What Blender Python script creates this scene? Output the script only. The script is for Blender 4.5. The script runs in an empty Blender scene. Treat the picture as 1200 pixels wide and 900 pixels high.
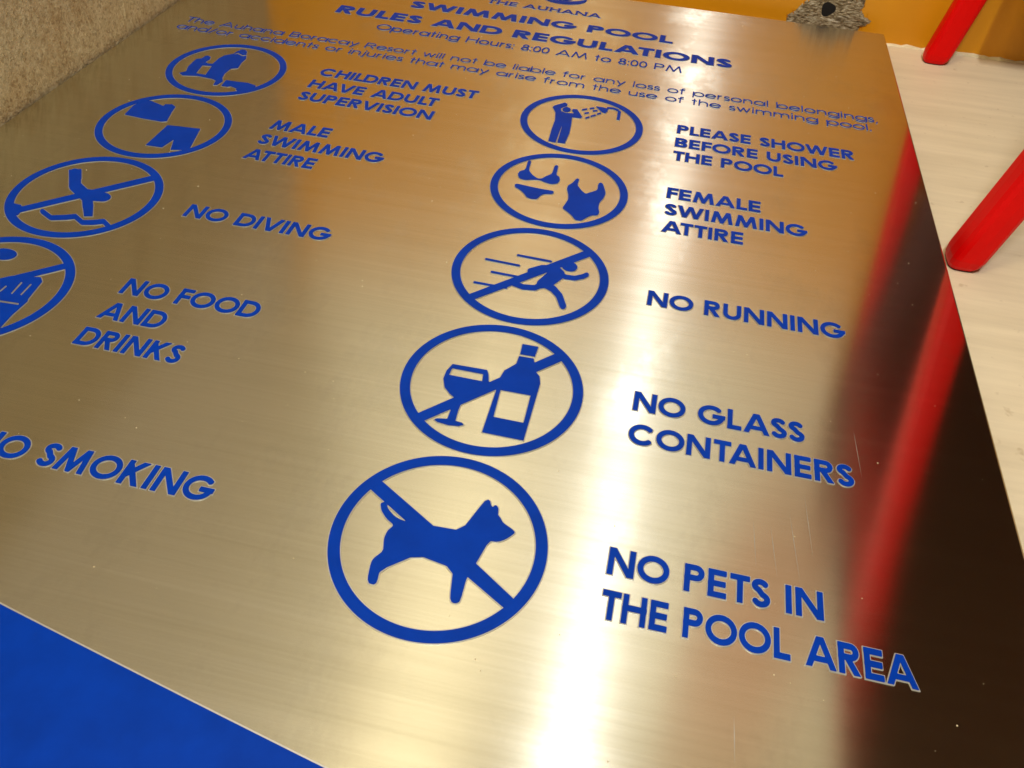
import bpy, math, random
import numpy as np
from mathutils import Vector, Matrix
from mathutils.geometry import delaunay_2d_cdt

S = 0.09            # metres per layout unit (one unit = spacing of the rule rows on the sign)
scene = bpy.context.scene
COL = scene.collection

# ------------------------------------------------------------------ camera
cam_d = bpy.data.cameras.new('camera'); cam = bpy.data.objects.new('camera', cam_d)
COL.objects.link(cam); scene.camera = cam
cam_d.sensor_width = 36.0; cam_d.lens = 941.6 / 1200 * 36.0
cam_d.clip_start = 0.01; cam_d.clip_end = 60
cam_d.shift_x = -0.0005
right = Vector((0.974817, 0.217206, 0.050536))
down = Vector((0.18936, -0.686505, -0.702036))
fwd = Vector((-0.117793, 0.693926, -0.710347))
m = Matrix((right, -down, -fwd)).transposed().to_4x4()
m.translation = Vector((3.596851, -5.916606, 3.028568)) * S
cam.matrix_world = m

# ------------------------------------------------------------------ world and lamps
world = bpy.data.worlds.new('World'); scene.world = world; world.use_nodes = True
bg = world.node_tree.nodes['Background']
bg.inputs[0].default_value = (1.0, 0.82, 0.55, 1); bg.inputs[1].default_value = 0.2
scene.view_settings.view_transform = 'Standard'; scene.view_settings.look = 'None'
scene.view_settings.exposure = 0.06; scene.view_settings.gamma = 1.0

def area(name, loc, size, size_y, power, color, target):
    d = bpy.data.lights.new(name, 'AREA'); d.shape = 'RECTANGLE'
    d.size = size * S; d.size_y = size_y * S; d.energy = power; d.color = color
    o = bpy.data.objects.new(name, d); COL.objects.link(o)
    o.location = Vector(loc) * S
    o.rotation_euler = (Vector(target) - Vector(loc)).to_track_quat('-Z', 'Y').to_euler()
    return o
LAMP = (4.45, -11.5, 23.5)
area('ceiling_lamp_light', LAMP, 0.9, 4.0, 34.0, (0.92, 0.95, 1.04), (4.3, -5, 0))
area('room_light', (-0.1, -9.0, 21.0), 3, 5, 11.0, (1.0, 0.87, 0.62), (3, -1, 0))
# ------------------------------------------------------------------ node helpers
def new_mat(name):
    mt = bpy.data.materials.new(name); mt.use_nodes = True
    nt = mt.node_tree; b = nt.nodes['Principled BSDF']
    return mt, nt, b
def coords(nt, scale=(1, 1, 1)):
    g = nt.nodes.new('ShaderNodeNewGeometry'); mp = nt.nodes.new('ShaderNodeMapping')
    mp.inputs['Scale'].default_value = scale
    nt.links.new(g.outputs['Position'], mp.inputs[0]); return mp.outputs[0]
def noise(nt, vec, scale, detail=4, rough=0.55):
    n = nt.nodes.new('ShaderNodeTexNoise'); n.inputs['Scale'].default_value = scale
    n.inputs['Detail'].default_value = detail; n.inputs['Roughness'].default_value = rough
    nt.links.new(vec, n.inputs['Vector']); return n.outputs['Fac']
def ramp(nt, fac, stops):
    r = nt.nodes.new('ShaderNodeValToRGB'); e = r.color_ramp.elements
    e[0].position, e[0].color = stops[0][0], (*stops[0][1], 1)
    e[1].position, e[1].color = stops[-1][0], (*stops[-1][1], 1)
    for p_, c_ in stops[1:-1]:
        k = e.new(p_); k.color = (*c_, 1)
    nt.links.new(fac, r.inputs[0]); return r.outputs[0]
def mathn(nt, op, a, b):
    n = nt.nodes.new('ShaderNodeMath'); n.operation = op
    for i, v in enumerate((a, b)):
        if isinstance(v, (int, float)): n.inputs[i].default_value = v
        else: nt.links.new(v, n.inputs[i])
    return n.outputs[0]
def mixc(nt, fac, a, b, mode='MIX'):
    n = nt.nodes.new('ShaderNodeMix'); n.data_type = 'RGBA'; n.blend_type = mode
    for i, v in ((0, fac), (6, a), (7, b)):
        if isinstance(v, (int, float)): n.inputs[i].default_value = v
        elif isinstance(v, tuple): n.inputs[i].default_value = (*v, 1)
        else: nt.links.new(v, n.inputs[i])
    return n.outputs[2]
def bump(nt, b, h, strength, dist):
    n = nt.nodes.new('ShaderNodeBump'); n.inputs['Strength'].default_value = strength
    n.inputs['Distance'].default_value = dist
    nt.links.new(h, n.inputs['Height']); nt.links.new(n.outputs[0], b.inputs['Normal'])

# ------------------------------------------------------------------ materials
def brushed_steel():
    mt, nt, b = new_mat('brushed_steel')
    b.inputs['Metallic'].default_value = 1
    hair = noise(nt, coords(nt, (7, 700, 700)), 1.0, 5, 0.65)      # long hairlines along the lettering
    streak = noise(nt, coords(nt, (1.6, 150, 150)), 1.0, 4, 0.6)
    speck = noise(nt, coords(nt), 1400, 2, 0.6)
    blotch = noise(nt, coords(nt), 7.0, 5, 0.6)
    smudge = noise(nt, coords(nt, (1.0, 0.55, 1)), 26.0, 6, 0.7)
    g = mathn(nt, 'ADD', mathn(nt, 'MULTIPLY', hair, 0.45), mathn(nt, 'ADD', mathn(nt, 'MULTIPLY', streak, 0.30), mathn(nt, 'MULTIPLY', speck, 0.25)))
    c = ramp(nt, g, [(0.30, (0.63, 0.625, 0.49)), (0.5, (0.71, 0.705, 0.57)), (0.70, (0.79, 0.785, 0.65))])
    nt.links.new(c, b.inputs['Base Color'])
    r = mathn(nt, 'ADD', 0.135, mathn(nt, 'ADD', mathn(nt, 'MULTIPLY', streak, 0.03), mathn(nt, 'MULTIPLY', blotch, 0.04)))
    nt.links.new(r, b.inputs['Roughness'])
    b.inputs['Anisotropic'].default_value = 1.0
    t = nt.nodes.new('ShaderNodeCombineXYZ'); t.inputs[1].default_value = 1.0
    nt.links.new(t.outputs[0], b.inputs['Tangent'])
    bump(nt, b, hair, 0.05, 0.0002)
    # second, wider lobe of the same brushing; fingerprints and wipe marks raise its share
    def lobe(across, along):
        g2 = nt.nodes.new('ShaderNodeBsdfAnisotropic'); g2.distribution = 'GGX'
        g2.inputs['Roughness'].default_value = (across*along)**0.25
        g2.inputs['Anisotropy'].default_value = 1-math.sqrt(along/across)
        tx = nt.nodes.new('ShaderNodeCombineXYZ'); tx.inputs[0].default_value = 1.0
        nt.links.new(tx.outputs[0], g2.inputs['Tangent']); nt.links.new(c, g2.inputs['Color'])
        return g2
    b2 = lobe(WIDE_A, 0.022)
    mx = nt.nodes.new('ShaderNodeMixShader')
    sm = nt.nodes.new('ShaderNodeMapRange'); nt.links.new(smudge, sm.inputs[0])
    sm.inputs[1].default_value = 0.52; sm.inputs[2].default_value = 0.72; sm.inputs[3].default_value = WIDE_W; sm.inputs[4].default_value = WIDE_W + 0.13
    f = mathn(nt, 'ADD', sm.outputs[0], mathn(nt, 'MULTIPLY', mathn(nt, 'SUBTRACT', streak, 0.5), 0.06))
    nt.links.new(f, mx.inputs[0])
    nt.links.new(b.outputs[0], mx.inputs[1]); nt.links.new(b2.outputs[0], mx.inputs[2])
    nt.links.new(mx.outputs[0], nt.nodes['Material Output'].inputs[0])
    return mt
def etched_rim():
    mt, nt, b = new_mat('etched_steel')
    b.inputs['Metallic'].default_value = 1; b.inputs['Roughness'].default_value = 0.55
    b.inputs['Base Color'].default_value = (0.52, 0.51, 0.45, 1); return mt
def paint(name, col, rough=0.32, coat=0.0, var=0.06, spec=0.4):
    mt, nt, b = new_mat(name)
    n = noise(nt, coords(nt), 60, 4, 0.6)
    lo = tuple(x * (1 - var) for x in col); hi = tuple(min(1, x * (1 + var)) for x in col)
    nt.links.new(ramp(nt, n, [(0.3, lo), (0.7, hi)]), b.inputs['Base Color'])
    b.inputs['Roughness'].default_value = rough; b.inputs['Coat Weight'].default_value = coat
    b.inputs['Coat Roughness'].default_value = 0.12; b.inputs['Specular IOR Level'].default_value = spec
    return mt
def orange_wall():
    mt, nt, b = new_mat('orange_wall_paint')
    n = noise(nt, coords(nt, (1, 1, 0.4)), 14, 5, 0.6)
    nt.links.new(ramp(nt, n, [(0.3, (0.62, 0.252, 0.0)), (0.7, (0.69, 0.288, 0.0))]), b.inputs['Base Color'])
    b.inputs['Roughness'].default_value = 0.45
    bump(nt, b, noise(nt, coords(nt), 160, 3), 0.25, 0.001); return mt
def cream_paint(name, a, c, sc=6, rough=0.5):
    mt, nt, b = new_mat(name)
    n = noise(nt, coords(nt), sc, 6, 0.6)
    f = noise(nt, coords(nt), 140, 2, 0.5)
    base = ramp(nt, n, [(0.3, a), (0.7, c)])
    gr = noise(nt, coords(nt, (5, 60, 5)), 1.0, 5, 0.7)
    base = mixc(nt, 0.5, base, ramp(nt, gr, [(0.35, (a[0]*.86, a[1]*.84, a[2]*.80)), (0.65, (c[0]*1.06, c[1]*1.06, c[2]*1.04))]))
    base = mixc(nt, ramp(nt, f, [(0.68, (0, 0, 0)), (0.80, (0.5, 0.5, 0.5))]), base, (a[0]*0.55, a[1]*0.45, a[2]*0.35))
    nt.links.new(base, b.inputs['Base Color']); b.inputs['Roughness'].default_value = rough
    bump(nt, b, noise(nt, coords(nt), 220, 3), 0.2, 0.0006); return mt
def pebble_wall():
    mt, nt, b = new_mat('granular_render')
    v = nt.nodes.new('ShaderNodeTexVoronoi'); v.inputs['Scale'].default_value = 560
    nt.links.new(coords(nt), v.inputs['Vector'])
    sep = nt.nodes.new('ShaderNodeSeparateColor'); nt.links.new(v.outputs['Color'], sep.inputs[0])
    c = ramp(nt, sep.outputs[0], [(0.0, (0.20, 0.13, 0.055)), (0.25, (0.42, 0.32, 0.16)), (0.6, (0.58, 0.47, 0.26)), (1.0, (0.66, 0.55, 0.32))])
    big = noise(nt, coords(nt), 34, 4, 0.6)
    c = mixc(nt, 0.55, c, ramp(nt, big, [(0.35, (0.40, 0.27, 0.11)), (0.5, (0.54, 0.43, 0.23)), (0.68, (0.54, 0.44, 0.23))]))
    nt.links.new(c, b.inputs['Base Color']); b.inputs['Roughness'].default_value = 0.85
    bump(nt, b, noise(nt, coords(nt), 700, 3, 0.7), 0.7, 0.0015); return mt
def plaster_break():
    mt, nt, b = new_mat('broken_plaster')
    n = noise(nt, coords(nt, (1, 1, 2.2)), 230, 6, 0.7)
    nt.links.new(ramp(nt, n, [(0.36, (0.08, 0.05, 0.02)), (0.47, (0.27, 0.20, 0.10)), (0.58, (0.48, 0.40, 0.25)), (0.70, (0.66, 0.60, 0.45))]), b.inputs['Base Color'])
    b.inputs['Roughness'].default_value = 0.9; bump(nt, b, n, 1.0, 0.003); return mt

WIDE_A, WIDE_W = 1.2, 0.10
STEEL = brushed_steel(); RIM = etched_rim()
BLUE = paint('blue_enamel', (0.0, 0.034, 0.30), 0.40, var=0.12, spec=0.08)
ORANGE = orange_wall()
WALLC = cream_paint('cream_wall_paint', (0.66, 0.58, 0.43), (0.73, 0.65, 0.50), 5)
FLOORM = cream_paint('cream_floor_paint', (0.64, 0.535, 0.34), (0.70, 0.595, 0.39), 9)
PEB = pebble_wall(); PLAST = plaster_break()
RED = paint('red_paint', (0.76, 0.0, 0.0), 0.45, 0, 0.04, spec=0.15)
FOOT_SHADE = paint('dark_red_foot_shade', (0.10, 0.004, 0.004), 0.6)
BROWN = paint('dark_brown_wood', (0.060, 0.020, 0.009), 0.6, 0, 0.3)
UPLAST = cream_paint('mid_upper_plaster', (0.54, 0.47, 0.34), (0.64, 0.56, 0.42), 8)  # mid-tone plaster, darker than the cream wall paint
PANELM = paint('shade_board_maroon', (0.060, 0.012, 0.008), 0.55, 0, 0.3)
BLACK = paint('dark_hole', (0.008, 0.006, 0.004), 0.9)
TOWEL = paint('reddish_brown_cloth', (0.50, 0.27, 0.17), 0.9, 0, 0.2, spec=0.1)
CAULK = cream_paint('pale_caulk', (0.62, 0.50, 0.25), (0.80, 0.70, 0.45), 120)
LAMPW, _nt, _b = new_mat('lamp_diffuser')
_b.inputs['Base Color'].default_value = (0.9, 0.9, 0.85, 1)
_b.inputs['Emission Color'].default_value = (1.0, 0.93, 0.80, 1); _b.inputs['Emission Strength'].default_value = 3.0

# ------------------------------------------------------------------ object helpers
def link(name, me, parent=None, mat=None):
    o = bpy.data.objects.new(name, me); COL.objects.link(o)
    if mat: me.materials.append(mat)
    if parent: o.parent = parent; o.matrix_parent_inverse = Matrix(); 
    return o
def mesh_obj(name, verts, faces, mat, parent=None, smooth=False, origin=(0, 0, 0)):
    """verts in layout units, world placed; origin = parent's location in layout units"""
    me = bpy.data.meshes.new(name)
    me.from_pydata([((v[0]-origin[0])*S, (v[1]-origin[1])*S, (v[2]-origin[2])*S) for v in verts], [], faces)
    if smooth:
        me.polygons.foreach_set('use_smooth', [True]*len(me.polygons))
    me.update(); return link(name, me, parent, mat)
def empty(name, loc, label, cat, group=None):
    o = bpy.data.objects.new(name, None); COL.objects.link(o); o.location = Vector(loc)*S
    o.empty_display_size = 0.05; o['label'] = label; o['category'] = cat
    if group: o['group'] = group
    return o
def box(x0, x1, y0, y1, z0, z1):
    v = [(x, y, z) for z in (z0, z1) for y in (y0, y1) for x in (x0, x1)]
    f = [(0, 2, 3, 1), (4, 5, 7, 6), (0, 1, 5, 4), (2, 6, 7, 3), (0, 4, 6, 2), (1, 3, 7, 5)]
    return v, f
def bevel(o, w, seg=3):
    md = o.modifiers.new('bevel', 'BEVEL'); md.width = w*S; md.segments = seg; md.limit_method = 'ANGLE'; md.angle_limit = 0.6

# ------------------------------------------------------------------ signed distance shapes -> clean outlines
def d_seg(X, Y, x1, y1, x2, y2, w, butt):
    dx, dy = x2-x1, y2-y1; L = math.hypot(dx, dy) or 1e-9; ux, uy = dx/L, dy/L
    t = (X-x1)*ux + (Y-y1)*uy; n = (X-x1)*-uy + (Y-y1)*ux
    if butt: 
        a = np.abs(n)-w/2; b = np.abs(t-L/2)-L/2
        return np.where((a > 0) & (b > 0), np.hypot(a, b), np.maximum(a, b))
    tc = np.clip(t, 0, L); return np.hypot(t-tc, n)-w/2
def arc_pts(cx, cy, rx, ry, a0, a1):
    n = max(6, int(abs(a1-a0)/7)+1)
    return [(cx+rx*math.cos(math.radians(a)), cy+ry*math.sin(math.radians(a))) for a in np.linspace(a0, a1, n)]
def d_path(X, Y, pts, w):
    """polyline with round joints and flat ends"""
    best = None; N = len(pts)-1
    closed = math.hypot(pts[0][0]-pts[-1][0], pts[0][1]-pts[-1][1]) < 1e-6
    for i in range(N):
        (x1, y1), (x2, y2) = pts[i], pts[i+1]
        L = math.hypot(x2-x1, y2-y1) or 1e-9; ux, uy = (x2-x1)/L, (y2-y1)/L
        t = (X-x1)*ux + (Y-y1)*uy; n = (X-x1)*-uy + (Y-y1)*ux
        tc = np.clip(t, 0, L); d = np.hypot(t-tc, n)-w/2
        if i == 0 and not closed: d = np.where(t < 0, np.maximum(np.abs(n)-w/2, -t), d)
        if i == N-1 and not closed: d = np.where(t > L, np.maximum(np.abs(n)-w/2, t-L), d)
        best = d if best is None else np.minimum(best, d)
    return best
def d_poly(X, Y, P):
    d = np.full(X.shape, 1e9); s = np.ones(X.shape); N = len(P)
    for i in range(N):
        x1, y1 = P[i]; x2, y2 = P[i-1]
        ex, ey = x2-x1, y2-y1; wx, wy = X-x1, Y-y1
        t = np.clip((wx*ex+wy*ey)/(ex*ex+ey*ey+1e-12), 0, 1)
        d = np.minimum(d, (wx-ex*t)**2+(wy-ey*t)**2)
        c1 = Y >= y1; c2 = Y < y2; c3 = ex*wy > ey*wx
        s = np.where((c1 & c2 & c3) | (~c1 & ~c2 & ~c3), -s, s)
    return s*np.sqrt(d)
def contours(D, x0, y0, h, level):
    """marching squares, closed loops"""
    V = D-level; ny, nx = V.shape; seg = {}
    ins = V < 0
    code = ins[:-1, :-1]*1 + ins[:-1, 1:]*2 + ins[1:, 1:]*4 + ins[1:, :-1]*8
    def ept(kind, i, j):
        if kind == 'h':
            a, b = V[i, j], V[i, j+1]; t = a/(a-b); return (x0+(j+t)*h, y0+i*h)
        a, b = V[i, j], V[i+1, j]; t = a/(a-b); return (x0+j*h, y0+(i+t)*h)
    tab = {1: [('L', 'B')], 2: [('B', 'R')], 3: [('L', 'R')], 4: [('R', 'T')], 5: [('L', 'T'), ('R', 'B')], 6: [('B', 'T')], 7: [('L', 'T')],
           8: [('T', 'L')], 9: [('T', 'B')], 10: [('B', 'L'), ('T', 'R')], 11: [('T', 'R')], 12: [('R', 'L')], 13: [('R', 'B')], 14: [('B', 'L')]}
    for i, j in zip(*np.nonzero((code > 0) & (code < 15))):
        E = {'B': ('h', i, j), 'T': ('h', i+1, j), 'L': ('v', i, j), 'R': ('v', i, j+1)}
        for a, b in tab[int(code[i, j])]: seg[E[a]] = E[b]
    loops = []
    while seg:
        s, n = seg.popitem(); loop = [s]
        while n != s:
            loop.append(n); n = seg.pop(n, s)
        loops.append([ept(*e) for e in loop])
    return loops
def simplify(loop, tol):
    P = np.array(loop); n = len(P)
    if n < 8: return loop
    def rdp(a, b):
        if b-a < 2: return [a]
        A, B = P[a], P[b % n]; d = B-A; L = np.hypot(*d)
        Q = P[a+1:b]-A
        e = np.abs(Q[:, 0]*d[1]-Q[:, 1]*d[0])/L if L > 1e-9 else np.hypot(Q[:, 0], Q[:, 1])
        k = int(np.argmax(e))
        if e[k] < tol: return [a]
        return rdp(a, a+1+k)+rdp(a+1+k, b)
    m_ = int(np.argmax(np.hypot(*(P-P[0]).T)))
    idx = rdp(0, m_)+rdp(m_, n)
    return [tuple(P[i]) for i in idx]
def fill(loops, tol):
    """2D verts + triangles + boundary loops"""
    V = []; E = []; L = []
    for lp in loops:
        lp = simplify(lp, tol)
        if len(lp) < 3: continue
        b = len(V); V += [Vector(p) for p in lp]; E += [(b+i, b+(i+1) % len(lp)) for i in range(len(lp))]
        L.append(list(range(b, b+len(lp))))
    r = delaunay_2d_cdt(V, E, [], 2, 1e-7)
    vo, fo, ov = r[0], r[2], r[3]
    remap = {}
    for i, src in enumerate(ov):
        for s_ in src: remap[s_] = i
    vs = [(v[0], v[1]) for v in vo]
    def ccw(f):
        a, b, c = (vs[k] for k in f[:3]); return (b[0]-a[0])*(c[1]-a[1])-(b[1]-a[1])*(c[0]-a[0]) > 0
    fs = [tuple(f) if ccw(f) else tuple(reversed(f)) for f in fo]
    C3 = np.array([[sum(vs[k][0] for k in f)/len(f), sum(vs[k][1] for k in f)/len(f)] for f in fs])
    par = np.zeros(len(fs), int)                       # even-odd test drops the counters of O, A, R ...
    for lp in L:
        for i in range(len(lp)):
            x1, y1 = V[lp[i]]; x2, y2 = V[lp[i-1]]
            if y1 == y2: continue
            hit = ((y1 > C3[:, 1]) != (y2 > C3[:, 1])) & (C3[:, 0] < (x2-x1)*(C3[:, 1]-y1)/(y2-y1)+x1)
            par += hit
    fs = [f for f, q in zip(fs, par) if q % 2]
    return vs, fs, [[remap[i] for i in lp if i in remap] for lp in L]
def solid(shape, z0, z1, sx=1, sy=1, ox=0, oy=0):
    """flat top at z1 with walls down to z0; the loops from contours run so that walls face out"""
    vs, fs, L = shape; n = len(vs)
    V = [(ox+x*sx, oy+y*sy, z1) for x, y in vs]; F = [tuple(f) for f in fs]
    for lp in L:
        b = len(V); V += [(ox+vs[i][0]*sx, oy+vs[i][1]*sy, z0) for i in lp]
        k = len(lp)
        for i in range(k): F.append((lp[i], lp[(i+1) % k], b+(i+1) % k, b+i)[::-1])
    return V, F
def merge(parts):
    V = []; F = []
    for v, f in parts:
        b = len(V); V += v; F += [tuple(i+b for i in q) for q in f]
    return V, F

# ------------------------------------------------------------------ lettering: a geometric sans drawn as strokes
def L_(*p): return ('path', list(p))
def A_(cx, cy, rx, ry, a0, a1): return ('path', arc_pts(cx, cy, rx, ry, a0, a1))
def glyph(ch, w, light):
    """(strokes, width, clip) for cap height 1, stroke w"""
    h = w/2; T = 1-h; s = []; clip = True; e = 0.3
    def O(W, y0=0.0, y1=1.0): return A_(W/2, (y0+y1)/2, W/2-h, (y1-y0)/2-h, 0, 360)
    def vs(x, a=0, b=1): return L_((x, a), (x, b))
    def diag(x1, y1, x2, y2):
        dx, dy = (x2-x1), (y2-y1); return L_((x1-dx*e, y1-dy*e), (x2+dx*e, y2+dy*e))
    if ch == 'A': W = 1.04; s = [diag(h*1.15, 0, W/2, T+h*.75), diag(W-h*1.15, 0, W/2, T+h*.75), L_((.26, .30), (W-.26, .30))]; s = [('A', W, w)]
    elif ch == 'B': W = .72; s = [vs(h), L_((0, T), (W-.30, T)), A_(W-.30, .745, .30-h-.03, .255-h, 90, -90), L_((0, .49+0), (W-.28, .49)), A_(W-.28, .27, .28-h, .27-h, 90, -90), L_((0, h), (W-.28, h))]
    elif ch == 'C': W = 1.03; s = [A_(.53, .5, .53-h, .5-h, 42, 318)]
    elif ch == 'D': W = .92; s = [vs(h), L_((0, T), (W-.5, T)), A_(W-.5, .5, .5-h, .5-h, 90, -90), L_((0, h), (W-.5, h))]
    elif ch == 'E': W = .62; s = [vs(h), L_((0, T), (W, T)), L_((0, .5), (W-.03, .5)), L_((0, h), (W, h))]
    elif ch == 'F': W = .58; s = [vs(h), L_((0, T), (W, T)), L_((0, .5), (W-.04, .5))]
    elif ch == 'G': W = 1.10; s = [A_(.54, .5, .54-h, .5-h, 42, 352), L_((.60, .46), (W, .46))]
    elif ch == 'H': W = .85; s = [vs(h), vs(W-h), L_((0, .54), (W, .54))]
    elif ch == 'I': W = w; s = [vs(h)]
    elif ch == 'J': W = .5; s = [L_((W-h, 1), (W-h, .25)), A_(W/2, .25, W/2-h, .25-h, 0, -180)]
    elif ch == 'K': W = .80; s = [vs(h), diag(w*.8, .47, W-h*1.3, 1), diag(w*1.3, .58, W-h*1.2, 0)]; s = [vs(h), ('K', W, w)]
    elif ch == 'L': W = .56; s = [vs(h), L_((0, h), (W, h))]
    elif ch == 'M': W = 1.12; s = [('M', W, w)]
    elif ch == 'N': W = .92; s = [vs(h), vs(W-h), L_((h*.9, 1+.0), (W-h*.9, 0))]; s = [vs(h), vs(W-h), ('N', W, w)]
    elif ch == 'O': W = 1.10; s = [O(W)]
    elif ch == 'P': W = .68; s = [vs(h), L_((0, T), (W-.29, T)), A_(W-.29, .71, .29-h, .29-h, 90, -90), L_((0, .42+h), (W-.29, .42+h))]
    elif ch == 'R': W = .74; s = [vs(h), L_((0, T), (W-.32, T)), A_(W-.32, .72, .28-h, .28-h, 90, -90), L_((0, .44+h), (W-.32, .44+h)), L_((.30, .52), (W-h*1.1, -.04))]
    elif ch == 'S': 
        W = .64; r1 = .245; r2 = .285
        p = arc_pts(.31, .755-.0, .27-h+.02, .245-h, 22, 250)
        q = arc_pts(.33, .275, .31-h, .275-h, 75, -158)
        s = [('path', p+q)]
    elif ch == 'T': W = .66; s = [vs(W/2), L_((0, T), (W, T))]
    elif ch == 'U': W = .82; s = [L_((h, 1), (h, .38)), A_(W/2, .38, W/2-h, .38-h, 180, 360), L_((W-h, .38), (W-h, 1))]
    elif ch == 'V': W = .98; s = [('V', W, w)]
    elif ch == 'W': W = 1.36; s = [('W', W, w)]
    elif ch == 'Y': W = .86; s = [L_((-.02, 1.05), (W/2, .46)), L_((W+.02, 1.05), (W/2, .46)), vs(W/2, 0, .5)]
    elif ch in 'abdegopqcns' or ch in 'hijlmrtufvwy':
        clip = False; x = .74; r = x/2
        ring = A_(r, r, r-h, r-h, 0, 360)
        if ch == 'a': W = x+.03; s = [ring, vs(W-h, 0, x)]
        elif ch == 'd': W = x+.03; s = [ring, vs(W-h, 0, 1.03)]
        elif ch == 'b': W = x+.03; s = [A_(r+.03, r, r-h, r-h, 0, 360), vs(h, 0, 1.03)]
        elif ch == 'p': W = x+.03; s = [A_(r+.03, r, r-h, r-h, 0, 360), vs(h, -.27, x)]
        elif ch == 'g': W = x+.03; s = [ring, L_((W-h, x), (W-h, 0)), A_(W/2, .0, W/2-h, .27-h, 0, -165)]
        elif ch == 'o': W = x; s = [ring]
        elif ch == 'c': W = x-.04; s = [A_(r, r, r-h, r-h, 42, 318)]
        elif ch == 'e': W = x; s = [A_(r, r, r-h, r-h, 0, 325), L_((h, r), (x-h*.5, r))]
        elif ch == 's': W = .40; s = [('path', arc_pts(.20, .55, .15, .19-h, 30, 250)+arc_pts(.20, .205, .18-h+.02, .205-h, 80, -155))]
        elif ch == 'n': W = .60; s = [vs(h, 0, x), L_((W-h, 0), (W-h, .44)), A_(W/2, .44, W/2-h, .30-h, 0, 180)]
        elif ch == 'h': W = .60; s = [vs(h, 0, 1.03), L_((W-h, 0), (W-h, .44)), A_(W/2, .44, W/2-h, .30-h, 0, 180)]
        elif ch == 'u': W = .58; s = [L_((h, x), (h, .29)), A_(W/2, .29, W/2-h, .29-h, 180, 360), vs(W-h, .0, x)]
        elif ch == 'm': W = 1.0; s = [vs(h, 0, x)]+[q for c0 in (h, W/2) for q in (A_((c0+c0+W/2-h)/2, .47, (W/2-h)/2, .27-h, 0, 180), vs(c0+W/2-h, 0, .47))]
        elif ch == 'r': W = .33; s = [vs(h, 0, x), A_(h+.25, .42, .25, .32-h, 180, 95)]
        elif ch == 'i': W = w; s = [vs(h, 0, x), vs(h, .88, 1.01)]
        elif ch == 'j': W = w+.1; s = [L_((W-h, x), (W-h, -.15), (W-.16, -.24)), vs(W-h, .88, 1.01)]
        elif ch == 'l': W = w; s = [vs(h, 0, 1.03)]
        elif ch == 't': W = .32; s = [vs(W/2, 0, 1.0), L_((0, x-h), (W, x-h))]
        elif ch == 'f': W = .34; s = [L_((.14, 0), (.14, .85)), A_(.14+.17, .85, .17, .18-h, 180, 85), L_((0, x-h), (W, x-h))]
        elif ch == 'v': W = .60; s = [L_((h, x), (W/2, h*.6), (W-h, x))]
        elif ch == 'w': W = .86; s = [L_((h, x), (W*.27, h*.6), (W/2, x-h), (W*.73, h*.6), (W-h, x))]
        elif ch == 'y': W = .60; s = [L_((h, x), (W/2+.02, .05)), L_((W-h, x), (.16, -.27))]
    elif ch == '0': W = .56; s = [A_(W/2, .5, W/2-h, .5-h, 0, 360)]
    elif ch == '8': W = .56; s = [A_(W/2, .75, .235-h, .25-h, 0, 360), A_(W/2, .27, .28-h, .27-h, 0, 360)]
    elif ch == '/': W = .42; s = [L_((h, -.1), (W-h, 1.05))]
    elif ch == ':': W = w; s = [vs(h, 0, .13), vs(h, .58, .71)]; 
    elif ch == '.': W = w; s = [vs(h, 0, .13)]
    elif ch == ',': W = w*1.4; clip = False; s = [L_((W*.7, .10), (W*.2, -.16))]
    return s, W, clip
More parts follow.
